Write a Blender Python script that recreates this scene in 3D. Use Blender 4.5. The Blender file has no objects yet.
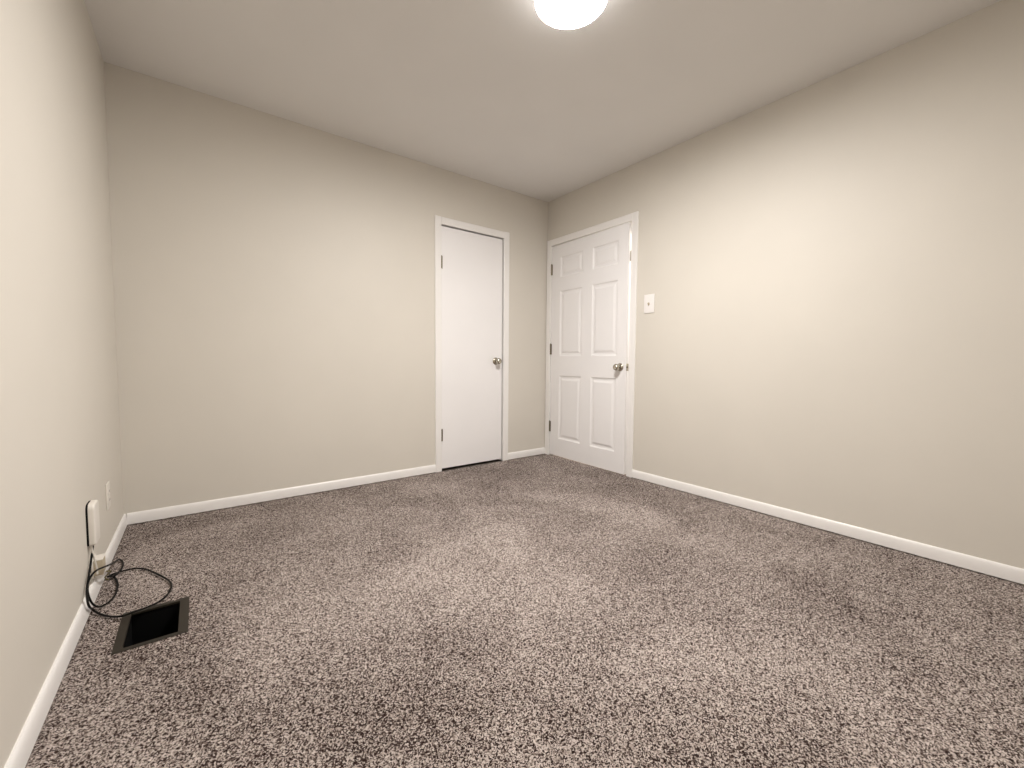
import bpy, bmesh, math, random
import numpy as np
from mathutils import Vector, Matrix
random.seed(4)
C = bpy.context.scene.collection
W, H, D = 3.073, 2.44, 3.66          # room: x from -W to 0, y from -D to 0, ceiling at H

# ---------------------------------------------------------------- camera, world, exposure
cam = bpy.data.objects.new('camera', bpy.data.cameras.new('camera')); C.objects.link(cam)
cam.data.sensor_width = 36.0
cam.data.lens = 415.38 / 1024 * 36.0
cam.data.clip_start = 0.02
cam.location = (-2.7289, -3.0545, 0.9160)
yaw, pitch, roll = 0.647686, -0.0557448, 0.00773937
f = Vector((math.sin(yaw)*math.cos(pitch), math.cos(yaw)*math.cos(pitch), math.sin(pitch)))
r = Vector((math.cos(yaw), -math.sin(yaw), 0)); u = r.cross(f)
r2 = r*math.cos(roll) + u*math.sin(roll); u2 = -r*math.sin(roll) + u*math.cos(roll)
cam.rotation_euler = Matrix((r2, u2, -f)).transposed().to_euler()
bpy.context.scene.camera = cam

world = bpy.data.worlds.new('world'); bpy.context.scene.world = world
world.use_nodes = True
world.node_tree.nodes['Background'].inputs[0].default_value = (0.004, 0.004, 0.005, 1)
world.node_tree.nodes['Background'].inputs[1].default_value = 1.0
vs = bpy.context.scene.view_settings
vs.view_transform = 'Standard'; vs.look = 'None'; vs.gamma = 1; vs.use_curve_mapping = False
vs.exposure = 0.0
LAMP = 330.0                           # emission of the ceiling light's diffuser
LAMP_COL = (1.0, 0.965, 0.93, 1)
HALL = 52.0                            # watts, the hallway's own lamp

# ---------------------------------------------------------------- materials
def mat(name, col, rough=0.6, metal=0.0, spec=0.5, bump=0.0, bscale=200, mottle=0.0, coat=0):
    m = bpy.data.materials.new(name); m.use_nodes = True
    nt = m.node_tree; b = nt.nodes['Principled BSDF']
    b.inputs['Base Color'].default_value = (*col, 1); b.inputs['Roughness'].default_value = rough
    b.inputs['Metallic'].default_value = metal; b.inputs['Specular IOR Level'].default_value = spec
    b.inputs['Coat Weight'].default_value = coat
    tc = nt.nodes.new('ShaderNodeTexCoord')
    if bump or mottle:
        n = nt.nodes.new('ShaderNodeTexNoise'); n.inputs['Scale'].default_value = bscale
        n.inputs['Detail'].default_value = 3
        nt.links.new(tc.outputs['Object'], n.inputs['Vector'])
    if bump:
        bp = nt.nodes.new('ShaderNodeBump'); bp.inputs['Strength'].default_value = bump
        bp.inputs['Distance'].default_value = 0.001
        nt.links.new(n.outputs['Fac'], bp.inputs['Height']); nt.links.new(bp.outputs[0], b.inputs['Normal'])
    if mottle:
        n2 = nt.nodes.new('ShaderNodeTexNoise'); n2.inputs['Scale'].default_value = 2.5
        nt.links.new(tc.outputs['Object'], n2.inputs['Vector'])
        cr = nt.nodes.new('ShaderNodeValToRGB')
        cr.color_ramp.elements[0].position = .3; cr.color_ramp.elements[1].position = .7
        cr.color_ramp.elements[0].color = (*[c*(1-mottle) for c in col], 1)
        cr.color_ramp.elements[1].color = (*[min(1, c*(1+mottle)) for c in col], 1)
        nt.links.new(n2.outputs['Fac'], cr.inputs[0]); nt.links.new(cr.outputs[0], b.inputs['Base Color'])
    return m
M_wall = mat('greige_wall_paint', (0.675, 0.637, 0.573), .55, bump=.25, bscale=260, mottle=.012, spec=.35)
M_ceil = mat('white_ceiling_paint', (0.80, 0.785, 0.765), .8, bump=.3, bscale=220, mottle=.012, spec=.2)
M_trim = mat('white_semigloss_trim', (0.86, 0.84, 0.82), .35, bump=.08, bscale=90, mottle=.01)
M_door = mat('white_door_paint', (0.865, 0.85, 0.85), .4, bump=.08, bscale=120, mottle=.01)
M_plate = mat('white_plastic', (0.84, 0.81, 0.79), .35, bump=.02)
M_white = mat('off_white_plastic', (0.78, 0.74, 0.68), .4, bump=.02)
M_jack = mat('beige_plastic', (0.50, 0.43, 0.32), .5, bump=.05)
M_nickel = mat('brushed_nickel', (0.52, 0.49, 0.42), .18, 1.0, bump=.02, bscale=400)
M_hinge = mat('aged_hinge_metal', (0.20, 0.17, 0.12), .4, .9, bump=.05)
M_black = mat('black_rubber', (0.004, 0.0035, 0.003), .6, spec=.2, bump=.02)
M_bronze = mat('bronze_register_metal', (0.020, 0.0145, 0.008), .6, .1, bump=.3, bscale=300)
M_duct = mat('dark_duct_metal', (0.004, 0.004, 0.004), .9, 0, spec=.1, bump=.05)
M_pin = mat('gold_plug_plastic', (0.16, 0.14, 0.06), .4, bump=.02)
M_dark = mat('closet_shade_board', (0.10, 0.085, 0.07), .9, bump=.1)  # shade of the unlit closet is put into this dark base colour

def emit(name, col, s):
    m = bpy.data.materials.new(name); m.use_nodes = True
    b = m.node_tree.nodes['Principled BSDF']
    b.inputs['Base Color'].default_value = (.9, .9, .88, 1)
    b.inputs['Emission Color'].default_value = col; b.inputs['Emission Strength'].default_value = s
    b.inputs['Roughness'].default_value = .4
    return m
M_diff = emit('frosted_lit_diffuser', LAMP_COL, LAMP)
M_rim = emit('glowing_diffuser_rim', LAMP_COL, LAMP*.013)

def carpet_material():
    m = bpy.data.materials.new('speckled_carpet'); m.use_nodes = True
    nt = m.node_tree; N = nt.nodes; L = nt.links; b = N['Principled BSDF']
    b.inputs['Roughness'].default_value = .95; b.inputs['Specular IOR Level'].default_value = .1
    tc = N.new('ShaderNodeTexCoord')
    nz = N.new('ShaderNodeTexNoise'); nz.inputs['Scale'].default_value = 140; nz.inputs['Detail'].default_value = 2
    L.new(tc.outputs['Object'], nz.inputs['Vector'])
    sub = N.new('ShaderNodeVectorMath'); sub.operation = 'SUBTRACT'; sub.inputs[1].default_value = (.5, .5, .5)
    L.new(nz.outputs['Color'], sub.inputs[0])
    sc = N.new('ShaderNodeVectorMath'); sc.operation = 'SCALE'; sc.inputs['Scale'].default_value = .009
    L.new(sub.outputs[0], sc.inputs[0])
    add = N.new('ShaderNodeVectorMath'); L.new(tc.outputs['Object'], add.inputs[0]); L.new(sc.outputs[0], add.inputs[1])
    v = N.new('ShaderNodeTexVoronoi'); v.inputs['Scale'].default_value = 365; v.voronoi_dimensions = '2D'
    L.new(add.outputs[0], v.inputs['Vector'])
    cr = N.new('ShaderNodeValToRGB'); cr.color_ramp.interpolation = 'LINEAR'
    e = cr.color_ramp.elements
    e[0].position = 0.10; e[0].color = (0.020, 0.010, 0.009, 1)
    e[1].position = 1.0; e[1].color = (0.655, 0.575, 0.53, 1)
    x = e.new(.34); x.color = (0.075, 0.050, 0.043, 1)
    x = e.new(.52); x.color = (0.315, 0.262, 0.233, 1)
    sp = N.new('ShaderNodeSeparateColor'); L.new(v.outputs['Color'], sp.inputs[0])
    # broad nap variation left by the vacuum cleaner
    n2 = N.new('ShaderNodeTexNoise'); n2.inputs['Scale'].default_value = 1.7; n2.inputs['Detail'].default_value = 3
    n2.inputs['Roughness'].default_value = .6; n2.inputs['Distortion'].default_value = .6
    L.new(tc.outputs['Object'], n2.inputs['Vector'])
    mr = N.new('ShaderNodeMapRange'); mr.inputs['From Min'].default_value = .32; mr.inputs['From Max'].default_value = .68
    mr.inputs['To Min'].default_value = -.14; mr.inputs['To Max'].default_value = .09
    L.new(n2.outputs['Fac'], mr.inputs['Value'])
    ad = N.new('ShaderNodeMath'); L.new(sp.outputs[0], ad.inputs[0]); L.new(mr.outputs[0], ad.inputs[1])
    L.new(ad.outputs[0], cr.inputs[0]); L.new(cr.outputs[0], b.inputs['Base Color'])
    bp = N.new('ShaderNodeBump'); bp.inputs['Strength'].default_value = .5; bp.inputs['Distance'].default_value = .004
    L.new(v.outputs['Distance'], bp.inputs['Height']); bp.invert = True
    L.new(bp.outputs[0], b.inputs['Normal'])
    return m
M_carpet = carpet_material()

# ---------------------------------------------------------------- mesh helpers
def box(bm, x0, x1, y0, y1, z0, z1, bev=0, seg=2):
    t = bmesh.new(); bmesh.ops.create_cube(t, size=1)
    bmesh.ops.scale(t, vec=(abs(x1-x0), abs(y1-y0), abs(z1-z0)), verts=t.verts)
    bmesh.ops.translate(t, vec=((x0+x1)/2, (y0+y1)/2, (z0+z1)/2), verts=t.verts)
    if bev: bmesh.ops.bevel(t, geom=t.edges[:], offset=bev, segments=seg, affect='EDGES', profile=.6)
    merge(bm, t)
def merge(bm, t, M=None):
    if M is not None: bmesh.ops.transform(t, matrix=M, verts=t.verts)
    me = bpy.data.meshes.new('tmp'); t.to_mesh(me); t.free(); bm.from_mesh(me); bpy.data.meshes.remove(me)
def lathe(bm, prof, M=None, n=32):
    """prof: (radius, height) pairs spun round z"""
    t = bmesh.new(); rings = []
    for rr, z in prof:
        if rr < 1e-6: rings.append([t.verts.new((0, 0, z))])
        else: rings.append([t.verts.new((rr*math.cos(2*math.pi*k/n), rr*math.sin(2*math.pi*k/n), z)) for k in range(n)])
    for a, b in zip(rings, rings[1:]):
        for k in range(n):
            q = [a[k % len(a)], a[(k+1) % len(a)], b[(k+1) % len(b)], b[k % len(b)]]
            q = list(dict.fromkeys(q))
            if len(q) > 2: t.faces.new(q)
    bmesh.ops.recalc_face_normals(t, faces=t.faces)
    merge(bm, t, M)
def tube(bm, pts, rad, n=8, sub=8):
    P = [Vector(p) for p in pts]; S = []
    for i in range(len(P)-1):
        p0 = P[max(i-1, 0)]; p1 = P[i]; p2 = P[i+1]; p3 = P[min(i+2, len(P)-1)]
        for k in range(sub):
            t = k/sub
            S.append(.5*((2*p1)+(p2-p0)*t+(2*p0-5*p1+4*p2-p3)*t*t+(-p0+3*p1-3*p2+p3)*t**3))
    S.append(P[-1]); rings = []; up = Vector((0, 0, 1)); prev = None
    for i, s in enumerate(S):
        d = (S[min(i+1, len(S)-1)] - S[max(i-1, 0)]).normalized()
        a = d.cross(up) if prev is None else prev - d*prev.dot(d)
        if a.length < 1e-4: a = d.cross(Vector((1, 0, 0)))
        a.normalize(); prev = a; b = d.cross(a)
        rings.append([bm.verts.new(s + rad*(a*math.cos(2*math.pi*k/n) + b*math.sin(2*math.pi*k/n))) for k in range(n)])
    for A, B in zip(rings, rings[1:]):
        for k in range(n): bm.faces.new((A[k], A[(k+1) % n], B[(k+1) % n], B[k]))
    bm.faces.new(rings[0][::-1]); bm.faces.new(rings[-1])
def obj(name, bm, m, parent=None, smooth=False, kind=None):
    bmesh.ops.recalc_face_normals(bm, faces=bm.faces)
    me = bpy.data.meshes.new(name); bm.to_mesh(me); bm.free(); me.materials.append(m)
    if smooth:
        me.polygons.foreach_set('use_smooth', [True]*len(me.polygons))
        me.set_sharp_from_angle(angle=math.radians(40))
    o = bpy.data.objects.new(name, me); C.objects.link(o)
    if parent is not None: o.parent = parent
    if kind: o['kind'] = kind
    return o
def tag(o, label, cat, group=None):
    o['label'] = label; o['category'] = cat
    if group: o['group'] = group
    return o
def empty(name, loc=(0, 0, 0), rotz=0):
    o = bpy.data.objects.new(name, None); C.objects.link(o); o.location = loc; o.rotation_euler = (0, 0, rotz)
    o.empty_display_size = .1
    return o
def struct(name, bm, m, label=None, cat=None, smooth=False):
    o = obj(name, bm, m, smooth=smooth, kind='structure')
    if label: o['label'] = label; o['category'] = cat
    return o

# ---------------------------------------------------------------- room shell
T = .115                               # wall thickness
CX0, CX1, CZ = -1.1435, -0.5225, 2.004     # closet opening in the back wall
EY0, EY1, EZ = -0.985, -0.064, 2.010       # entry door opening in the right wall
bm = bmesh.new()
box(bm, -W-T, CX0-.018, 0, T, -.1, H+.1); box(bm, CX1+.018, 0, 0, T, -.1, H+.1); box(bm, CX0-.018, CX1+.018, 0, T, CZ+.018, H+.1)
struct('wall_back', bm, M_wall)
bm = bmesh.new()
box(bm, 0, T, EY1+.018, T, -.1, H+.1); box(bm, 0, T, -D-T, EY0-.018, -.1, H+.1); box(bm, 0, T, EY0-.018, EY1+.018, EZ+.018, H+.1)
struct('wall_right', bm, M_wall)
bm = bmesh.new(); box(bm, -W-T, -W, -D-T, 0, -.1, H+.1); struct('wall_left', bm, M_wall)
bm = bmesh.new(); box(bm, -W, 0, -D-T, -D, -.1, H+.1); struct('wall_front', bm, M_wall)
bm = bmesh.new(); box(bm, -W, 0, -D, 0, H, H+.1); struct('ceiling', bm, M_ceil)

# carpet: pile surface with real height, and a rectangular hole where the register sits
VX0, VX1, VY0, VY1 = -2.943, -2.806, -1.312, -1.090       # duct opening
def carpet():
    xs = np.unique(np.concatenate([np.arange(-W, VX0, .0052), [VX0], np.arange(VX0, VX1, .0052), np.arange(VX1, 0, .0052), [0.0]]))
    ys = np.unique(np.concatenate([np.arange(-D, VY0, .0052), [VY0], np.arange(VY0, VY1, .0052), np.arange(VY1, 0, .0052), [0.0]]))
    nx, ny = len(xs), len(ys); rng = np.random.default_rng(3)
    X, Y = np.meshgrid(xs, ys)
    h = rng.random((ny, nx))
    h = (h + .5*(np.roll(h, 1, 0)+np.roll(h, 1, 1)))/2
    Z = (h-.9)*.006
    j = rng.uniform(-.0016, .0016, (2, ny, nx))
    inn = np.zeros((ny, nx), bool); inn[1:-1, 1:-1] = True
    nearhole = (X > VX0-.03) & (X < VX1+.03) & (Y > VY0-.02) & (Y < VY1+.02)
    mv = inn & ~nearhole
    X = np.where(mv, X+j[0], X); Y = np.where(mv, Y+j[1], Y); Z = np.where(nearhole, -.004, Z)
    co = np.stack([X, Y, Z], -1).reshape(-1, 3)
    i, k = np.meshgrid(np.arange(nx-1), np.arange(ny-1)); a = (k*nx+i)
    cx = (xs[:-1]+xs[1:])/2; cy = (ys[:-1]+ys[1:])/2
    keep = ~((cx[None, :] > VX0) & (cx[None, :] < VX1) & (cy[:, None] > VY0) & (cy[:, None] < VY1))
    F = np.stack([a, a+1, a+1+nx, a+nx], -1)[keep]
    me = bpy.data.meshes.new('floor')
    me.vertices.add(len(co)); me.vertices.foreach_set('co', co.ravel())
    me.loops.add(F.size); me.loops.foreach_set('vertex_index', F.ravel().astype(np.int32))
    me.polygons.add(len(F)); me.polygons.foreach_set('loop_start', np.arange(0, F.size, 4, dtype=np.int32))
    me.polygons.foreach_set('loop_total', np.full(len(F), 4, dtype=np.int32))
    me.update(calc_edges=True); me.validate(); me.materials.append(M_carpet)
    o = bpy.data.objects.new('floor', me); C.objects.link(o); o['kind'] = 'structure'
    return o
carpet()

# baseboards with an eased top edge
BH, BT = .064, .013
def board(bm, a, b, nrm):
    """board from a to b (2D), thickness towards nrm"""
    prof = [(0, .004), (BT, .004), (BT, BH*.35), (BT*.93, BH*.6), (BT*.78, BH*.82), (BT*.55, BH*.95), (BT*.3, BH), (0, BH)]
    V = [[bm.verts.new((p[0]+nrm[0]*d, p[1]+nrm[1]*d, z)) for d, z in prof] for p in (a, b)]
    n = len(prof)
    for k in range(n): bm.faces.new((V[0][k], V[0][(k+1) % n], V[1][(k+1) % n], V[1][k]))
    bm.faces.new(V[0][::-1]); bm.faces.new(V[1])
CW, CT = .057, .013                     # casing width and thickness
def bb(name, a, b, n):
    m = bmesh.new(); board(m, a, b, n); return struct(name, m, M_trim, smooth=True)
bb('baseboard_back', (-W+BT, 0), (CX0-CW, 0), (0, -1))
bb('baseboard_back.001', (CX1+CW-.004, 0), (-CT, 0), (0, -1))
bb('baseboard_left', (-W, -D), (-W, 0), (1, 0))
bb('baseboard_right', (0, -D+BT), (0, EY0-CW), (-1, 0))
bb('baseboard_front', (-W+BT, -D), (0, -D), (0, 1))

# door casings and jambs
def strip(bm, prof, p0, p1, out, side):
    """extrude profile (d along side, t along out) from p0 to p1"""
    p0, p1, out, side = map(Vector, (p0, p1, out, side))
    V = [[bm.verts.new(p + side*d + out*t) for d, t in prof] for p in (p0, p1)]
    n = len(prof)
    for k in range(n): bm.faces.new((V[0][k], V[0][(k+1) % n], V[1][(k+1) % n], V[1][k]))
    bm.faces.new(V[0][::-1]); bm.faces.new(V[1])
CP = [(0, 0), (0, .008), (.004, .0105), (.02, .0115), (.045, CT), (.053, CT), (CW, .009), (CW, 0)]
bm = bmesh.new()
strip(bm, CP, (CX0, 0, 0), (CX0, 0, CZ+CW), (0, -1, 0), (-1, 0, 0))
strip(bm, CP, (CX1, 0, 0), (CX1, 0, CZ+CW), (0, -1, 0), (1, 0, 0))
strip(bm, CP, (CX0, 0, CZ), (CX1, 0, CZ), (0, -1, 0), (0, 0, 1))
for x0, x1, z0, z1 in ((CX0-.018, CX0, 0, CZ), (CX1, CX1+.018, 0, CZ), (CX0-.018, CX1+.018, CZ, CZ+.018)):
    box(bm, x0, x1, .0002, T, z0, z1)
struct('trim_1', bm, M_trim, 'flat white casing around the narrow plain closet door', 'door trim')
bm = bmesh.new()
CPn = [(d*EY1/-CW*.97, t) for d, t in CP]
strip(bm, [(min(d, .058), t) for d, t in CP], (0, EY1, 0), (0, EY1, EZ+CW), (-1, 0, 0), (0, 1, 0))
strip(bm, CP, (0, EY0, 0), (0, EY0, EZ+CW), (-1, 0, 0), (0, -1, 0))
strip(bm, CP, (0, EY0, EZ), (0, EY1, EZ), (-1, 0, 0), (0, 0, 1))
for y0, y1, z0, z1 in ((EY0-.018, EY0, 0, EZ), (EY1, EY1+.018, 0, EZ), (EY0-.018, EY1+.018, EZ, EZ+.018)):
    box(bm, .0002, T, y0, y1, z0, z1)
box(bm, .040, .075, EY1-.012, EY1, 0, EZ); box(bm, .040, .075, EY0, EY1, EZ-.010, EZ)
struct('trim_2', bm, M_trim, 'white casing around the six panel door in the corner', 'door trim')

# ---------------------------------------------------------------- doors
def hinge(parent, x, y, z, side, h=.088, ax='x'):
    b = bmesh.new()
    n = 5
    for k in range(n):
        z0 = z-h/2+k*h/n
        lathe(b, [(0, z0+.0006), (.0062, z0+.0006), (.0062, z0+h/n-.0006), (0, z0+h/n-.0006)], Matrix.Translation((x, y, 0)), 12)
    lathe(b, [(0, z+h/2), (.005, z+h/2), (.0055, z+h/2+.004), (0, z+h/2+.007)], Matrix.Translation((x, y, 0)), 12)
    if ax == 'x': box(b, x, x+side*.013, y+.001, y+.0045, z-h/2, z+h/2)
    else: box(b, x+.001, x+.0045, y, y+side*.013, z-h/2, z+h/2)
    return obj('hinge', b, M_hinge, parent, True)
def knob(parent, M):
    b = bmesh.new()
    lathe(b, [(0, 0), (.032, 0), (.0325, .003), (.029, .008), (.018, .011), (.0125, .014)], M, 40)
    o = obj('knob_rosette', b, M_nickel, parent, True); o['label'] = 'round metal rosette'
    b = bmesh.new()
    lathe(b, [(0, .011), (.0115, .011), (.0105, .026), (.014, .031), (.0225, .036), (.0265, .045), (.0268, .054), (.023, .062), (.0165, .0665), (.0150, .0655), (0, .0645)], M, 40)
    k = obj('door_knob', b, M_nickel, parent, True); k['label'] = 'shiny metal door knob'
    b = bmesh.new()
    lathe(b, [(0, .0645), (.006, .0645), (.005, .0665), (0, .067)], M, 16)
    obj('lock_button', b, M_nickel, k, True)

# closet door: a plain flat slab
SX0, SX1, SZ0, SZ1 = CX0+.004, CX1-.013, .020, CZ-.012
bm = bmesh.new(); box(bm, SX0, SX1, .001, .036, SZ0, SZ1, .0012, 1)
d1 = struct('door_1', bm, M_door, 'narrow plain white closet door in the back wall', 'door')
hinge(d1, SX0-.006, -.0055, 1.705, 1, .10); hinge(d1, SX0-.006, -.0055, .300, 1, .10)
knob(d1, Matrix.Translation((-.603, .001, .912)) @ Matrix.Rotation(math.radians(90), 4, 'X'))
b = bmesh.new(); box(b, SX1-.0015, SX1+.0012, .004, .030, .885, .940, .001, 1); lathe(b, [(0, 0), (.006, 0), (.006, .008), (0, .008)], Matrix.Translation((SX1, .017, .912)) @ Matrix.Rotation(math.radians(90), 4, 'Y'), 12)
o = obj('latch', b, M_nickel, d1, True)

# entry door: six moulded panels, standing slightly ajar, hinged at the corner side
DW, DT, DZ0, DZ1 = .905, .035, .010, 1.999
cols = [(.120, .410), (.527, .806)]; rows = [(.176, .781), (.964, 1.572), (1.700, 1.886)]
def panel_face(bm, x, sgn):
    """one face of the moulded door at local x, recess going towards sgn; local y = -u"""
    us = sorted({0, DW, *[v for c in cols for v in c]}); zs = sorted({DZ0, DZ1, *[v for r_ in rows for v in r_]})
    rings = [(0, 0), (.004, .0030), (.011, .0078), (.020, .0085), (.027, .0085), (.044, .0018), (.047, .0016)]
    for i in range(len(us)-1):
        for k in range(len(zs)-1):
            u0, u1, z0, z1 = us[i], us[i+1], zs[k], zs[k+1]
            if (u0, u1) in cols and (z0, z1) in rows:
                R_ = [[bm.verts.new((x+sgn*d, -uu, zz)) for uu, zz in ((u0+o_, z0+o_), (u1-o_, z0+o_), (u1-o_, z1-o_), (u0+o_, z1-o_))] for o_, d in rings]
                for A, B in zip(R_, R_[1:]):
                    for q in range(4): bm.faces.new((A[q], A[(q+1) % 4], B[(q+1) % 4], B[q]))
                bm.faces.new(R_[-1])
            else:
                bm.faces.new([bm.verts.new((x, -uu, zz)) for uu, zz in ((u0, z0), (u1, z0), (u1, z1), (u0, z1))])
bm = bmesh.new()
panel_face(bm, 0, 1); panel_face(bm, DT, -1)
for (ua, ub, za, zb) in ((0, 0, DZ0, DZ1), (DW, DW, DZ0, DZ1)):
    bm.faces.new([bm.verts.new(v) for v in ((0, -ua, za), (DT, -ua, za), (DT, -ua, zb), (0, -ua, zb))])
for z in (DZ0, DZ1):
    bm.faces.new([bm.verts.new(v) for v in ((0, 0, z), (DT, 0, z), (DT, -DW, z), (0, -DW, z))])
bmesh.ops.remove_doubles(bm, verts=bm.verts, dist=1e-5)
d2 = struct('door_2', bm, M_door, 'white six panel entry door standing slightly ajar in the corner', 'door')
d2.location = (0.0, -.068, 0); d2.rotation_euler = (0, 0, -math.radians(1.5))
for z in (1.785, 1.030, .283): hinge(d2, -.0055, .001, z, -1, .10, ax='y')
knob(d2, Matrix.Translation((0, -.848, .872)) @ Matrix.Rotation(math.radians(-90), 4, 'Y'))
b = bmesh.new(); box(b, .004, .031, -DW-.0012, -DW+.001, .843, .901, .001, 1)
lathe(b, [(0, 0), (.0075, 0), (.0075, .006), (.004, .0095), (0, .0095)], Matrix.Translation((.0175, -DW, .872)) @ Matrix.Rotation(math.radians(90), 4, 'X'), 14)
o = obj('latch', b, M_nickel, d2, True)
b = bmesh.new(); box(b, .022, .036, -DW-.0035, -DW+.001, 1.705, 1.785, .001, 1)
o = obj('catch_plate', b, M_hinge, d2, True)

# ---------------------------------------------------------------- beyond the doors
bm = bmesh.new()
for a in ((CX0-.3, CX1+.3, .74, .76, 0, H), (CX0-.32, CX0-.3, T, .76, 0, H), (CX1+.3, CX1+.32, T, .76, 0, H), (CX0-.3, CX1+.3, T, .76, H, H+.02), (CX0-.3, CX1+.3, .0005, .76, -.09, -.005)):
    box(bm, *a)
struct('wall_closet', bm, M_dark)
bm = bmesh.new()
for a in ((1.15, 1.17, -1.9, .76, 0, H), (T, 1.17, .74, .76, 0, H), (T, 1.17, -1.92, -1.9, 0, H), (T, 1.17, -1.9, .76, H, H+.02)):
    box(bm, *a)
struct('wall_hallway', bm, M_wall)
bm = bmesh.new(); box(bm, 0, 1.17, -1.9, .76, -.06, -.012); struct('floor_hallway', bm, M_carpet)
L = bpy.data.lights.new('hallway_lamp', 'AREA'); L.shape = 'DISK'; L.size = .3; L.energy = HALL; L.color = (1, .93, .84)
lo = bpy.data.objects.new('hallway_lamp', L); C.objects.link(lo); lo.location = (.65, -.5, H-.03)

# ---------------------------------------------------------------- ceiling light
LX, LY = -1.495, -1.796
root = empty('ceiling_light', (LX, LY, H))
b = bmesh.new(); lathe(b, [(0, 0), (.150, 0), (.156, -.004), (.157, -.014), (.152, -.018), (0, -.018)], None, 64)
obj('pan', b, M_plate, root, True)
b = bmesh.new()
lathe(b, [(.1415, -.079), (.134, -.0815), (.122, -.084), (.095, -.0865), (.05, -.088), (0, -.0885)], None, 64)
obj('diffuser', b, M_diff, root, True)
b = bmesh.new(); lathe(b, [(.143, -.017), (.145, -.018), (.1465, -.045), (.1465, -.074), (.1455, -.0805), (.1435, -.0815), (.1420, -.0795), (.1420, -.070)], None, 64)
o = obj('diffuser_rim', b, M_rim, root, True)
tag(root, 'round white flush ceiling light glowing at the top of the picture', 'ceiling light')

# ---------------------------------------------------------------- light switch
root = empty('light_switch', (0, -1.157, 1.353))
b = bmesh.new(); box(b, -.0065, 0, -.044, .044, -.070, .070, .003, 3)
obj('cover_plate', b, M_plate, root, True)
b = bmesh.new(); t = bmesh.new(); box(t, -.013, .002, -.0045, .0045, -.010, .010, .0015, 2)
merge(b, t, Matrix.Translation((-.005, 0, 0)) @ Matrix.Rotation(math.radians(-22), 4, 'Y'))
obj('toggle', b, M_jack, root, True)
for s in (-1, 1):
    b = bmesh.new(); lathe(b, [(0, 0), (.0032, 0), (.0030, .0010), (0, .0014)], Matrix.Translation((-.0055, 0, s*.030)) @ Matrix.Rotation(math.radians(-90), 4, 'Y'), 14)
    obj('screw', b, M_plate, root, True)
tag(root, 'white toggle light switch on the wall right of the six panel door', 'light switch')

# ---------------------------------------------------------------- outlet on the left wall
root = empty('wall_outlet', (-W, -.472, .292))
b = bmesh.new(); box(b, 0, .0060, -.036, .036, -.0585, .0585, .0025, 3)
obj('cover_plate', b, M_white, root, True)
for s in (-1, 1):
    b = bmesh.new(); box(b, .005, .0085, -.0165, .0165, s*.0195-.0145, s*.0195+.0145, .003, 3)
    rr = obj('receptacle', b, M_white, root, True)
    b = bmesh.new()
    box(b, .0084, .0088, -.0075, -.0055, s*.0195-.005, s*.0195+.005); box(b, .0084, .0088, .0055, .0075, s*.0195-.004, s*.0195+.004)
    obj('slot', b, M_black, rr)
tag(root, 'pale wall outlet nearest the back corner on the left wall', 'wall outlet')

# ---------------------------------------------------------------- white device on the wall
root = empty('wall_adapter', (-W, -.872, .216))
def rounded(bm, x0, x1, y0, y1, z0, z1, rc, taper, ez=0):
    """plate standing on the wall with rounded corners in the wall plane and a softened front"""
    def ring(x, ins):
        P = []
        for cy, cz, a0, r_ in ((y1, z1, 0, rc), (y0, z1, 90, rc), (y0, z0, 180, rc*.45), (y1, z0, 270, rc*.45)):
            for k in range(7):
                a = math.radians(a0+15*k); sy = 1 if cy == y1 else -1; sz = 1 if cz == z1 else -1
                P.append(bm.verts.new((x, cy-sy*(r_)+(r_-ins)*math.cos(a), cz-sz*(r_)+(r_-ins)*math.sin(a))))
        return P
    xs = [(x0, 0)] + [(x1-taper+taper*math.sin(t), taper*(1-math.cos(t))) for t in np.linspace(0, math.pi/2, 6)]
    R_ = [ring(x, i) for x, i in xs]; n = len(R_[0])
    for A, B in zip(R_, R_[1:]):
        for k in range(n): bm.faces.new((A[k], A[(k+1) % n], B[(k+1) % n], B[k]))
    bm.faces.new(R_[0][::-1]); bm.faces.new(R_[-1])
b = bmesh.new(); rounded(b, 0, .0058, -.046, .044, .001, .156, .022, .001)
o = obj('back_shell', b, M_black, root, True); o['label'] = 'black backing behind the white shell'
b = bmesh.new(); rounded(b, .0060, .0245, -.045, .043, 0, .157, .022, .007)
o = obj('front_shell', b, M_white, root, True); o['label'] = 'white rounded front shell'
tag(root, 'white rounded box with black back hung low on the left wall', 'wall box')

# ---------------------------------------------------------------- jack box just above the baseboard
root = empty('jack_box', (-W, -.845, .082))
b = bmesh.new(); box(b, 0, .006, -.034, .042, -.006, .066, .002, 2)
o = obj('base_plate', b, M_white, root, True); o['label'] = 'white mounting plate'
b = bmesh.new(); box(b, .0062, .032, -.024, .036, 0, .058, .002, 2)
obj('housing', b, M_jack, root, True)
b = bmesh.new(); box(b, .0062, .033, -.025, .037, .0582, .062, .0015, 2)  # whiter top slab stands in for light falling on the beige box
o = obj('lit_top', b, M_white, root, True); o['label'] = 'box top coloured white as lit from above'
tag(root, 'small beige jack box above the left baseboard, under the white wall box', 'jack box')

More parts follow.
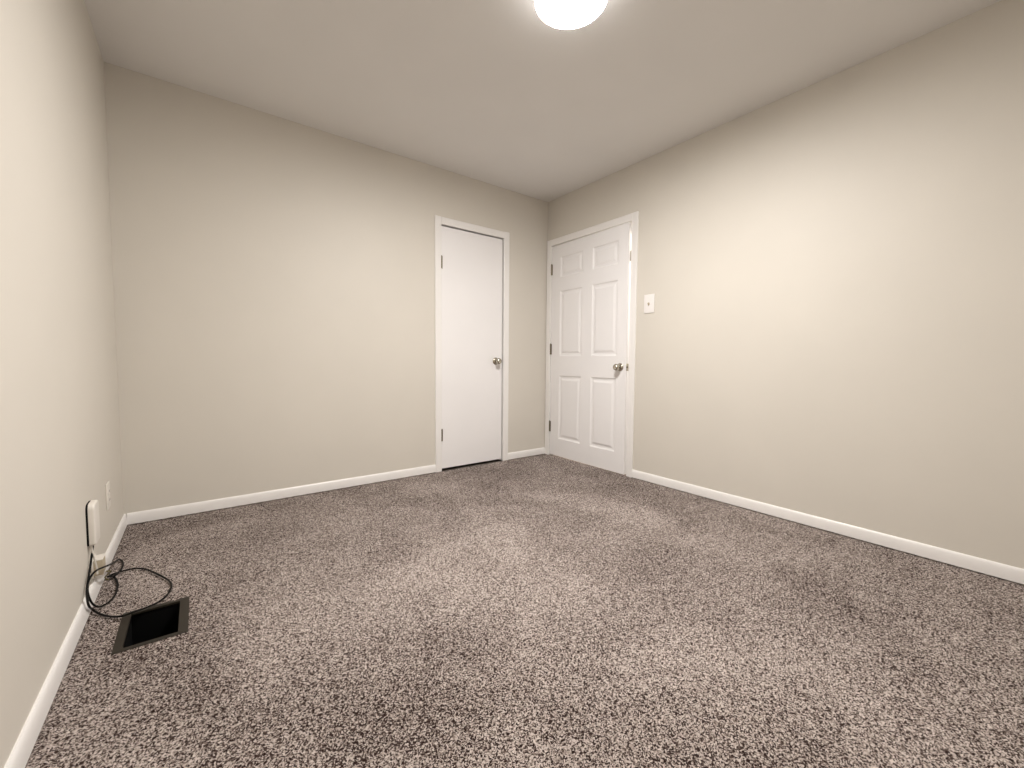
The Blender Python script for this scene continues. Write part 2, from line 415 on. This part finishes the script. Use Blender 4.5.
# ---------------------------------------------------------------- cords
wx = -W
b = bmesh.new()
tube(b, [(wx+.010, -.905, .218), (wx+.011, -.903, .19), (wx+.014, -.895, .16), (wx+.018, -.888, .125), (wx+.019, -.884, .095)], .0028)
tag(obj('white_cord', b, M_white, None, True), 'short white cord hanging below the white box on the left wall', 'cord')
b = bmesh.new()
tube(b, [(-3.062, -0.885, 0.214), (-3.064, -0.905, 0.18), (-3.066, -0.92, 0.149), (-3.066, -0.96, 0.121), (-3.064, -1.011, 0.095), (-3.0575, -1.05, 0.078), (-3.053, -1.058, 0.055), (-3.052, -1.008, 0.016), (-3.03, -1.036, 0.006), (-2.997, -1.078, 0.006), (-2.965, -1.106, 0.01), (-2.934, -1.108, 0.014), (-2.892, -1.09, 0.012), (-2.866, -1.061, 0.008), (-2.845, -1.014, 0.006), (-2.837, -0.949, 0.006), (-2.85, -0.883, 0.006), (-2.897, -0.779, 0.006), (-2.935, -0.709, 0.006), (-2.969, -0.678, 0.006), (-3.001, -0.676, 0.006), (-3.029, -0.682, 0.006), (-3.051, -0.711, 0.01)], .0034)
tube(b, [(-3.051, -0.711, 0.01), (-3.031, -0.721, 0.006), (-3.014, -0.782, 0.006), (-3.006, -0.861, 0.006), (-3.009, -0.927, 0.006), (-3.024, -0.965, 0.006), (-3.042, -0.982, 0.01), (-3.054, -1.002, 0.038), (-3.063, -0.998, 0.070), (-3.065, -0.988, 0.100), (-3.060, -0.985, 0.122), (-3.052, -0.975, 0.135), (-3.041, -0.96, 0.140), (-3.028, -0.872, 0.115), (-3.029, -0.74, 0.073), (-3.036, -0.546, 0.012), (-3.023, -0.556, 0.006), (-3.015, -0.618, 0.006), (-3.018, -0.669, 0.006), (-3.03, -0.726, 0.012), (-3.049, -0.719, 0.013)], .0034)
cord = obj('black_cord', b, M_black, None, True)
b = bmesh.new(); tube(b, [(-3.032, -0.862, 0.09), (-3.029, -0.80, 0.062), (-3.05, -0.77, 0.033), (-3.044, -0.754, 0.012)], .0028)
o = obj('plug', b, M_pin, cord, True); o['label'] = 'yellowish cord end leaving the jack box'
tag(cord, 'long thin black cord looped on the carpet beside the floor register', 'cord')
# ---------------------------------------------------------------- floor register
root = empty('floor_register', ((VX0+VX1)/2, (VY0+VY1)/2, 0))
cx, cy = (VX0+VX1)/2, (VY0+VY1)/2
FX0, FX1, FY0, FY1 = -2.968, -2.779, -1.323, -1.062
b = bmesh.new()
def slope(bm, o4, i4, zo, zi, zb):
    O = [bm.verts.new((x-cx, y-cy, zo)) for x, y in o4]; I = [bm.verts.new((x-cx, y-cy, zi)) for x, y in i4]; B = [bm.verts.new((x-cx, y-cy, zb)) for x, y in i4]
    S = [bm.verts.new((x-cx, y-cy, -.006)) for x, y in o4]
    for k in range(4):
        q = (k+1) % 4
        bm.faces.new((O[k], O[q], I[q], I[k])); bm.faces.new((I[k], I[q], B[q], B[k])); bm.faces.new((S[k], S[q], O[q], O[k]))
slope(b, [(FX0, FY0), (FX1, FY0), (FX1, FY1), (FX0, FY1)], [(VX0, VY0), (VX1, VY0), (VX1, VY1), (VX0, VY1)], -.002, .0015, -.012)
obj('frame', b, M_bronze, root)
b = bmesh.new()
for (x0, x1, y0, y1) in ((VX0-.002, VX0, VY0, VY1), (VX1, VX1+.002, VY0, VY1), (VX0, VX1, VY0-.002, VY0), (VX0, VX1, VY1, VY1+.002)):
    box(b, x0-cx, x1-cx, y0-cy, y1-cy, -.16, -.006)
box(b, VX0-cx, VX1-cx, VY0-cy, VY1-cy, -.162, -.16)
o = obj('duct_boot', b, M_duct, root); o['label'] = 'black open duct inside the frame'
tag(root, 'dark open floor register set in the carpet by the left wall', 'floor register')
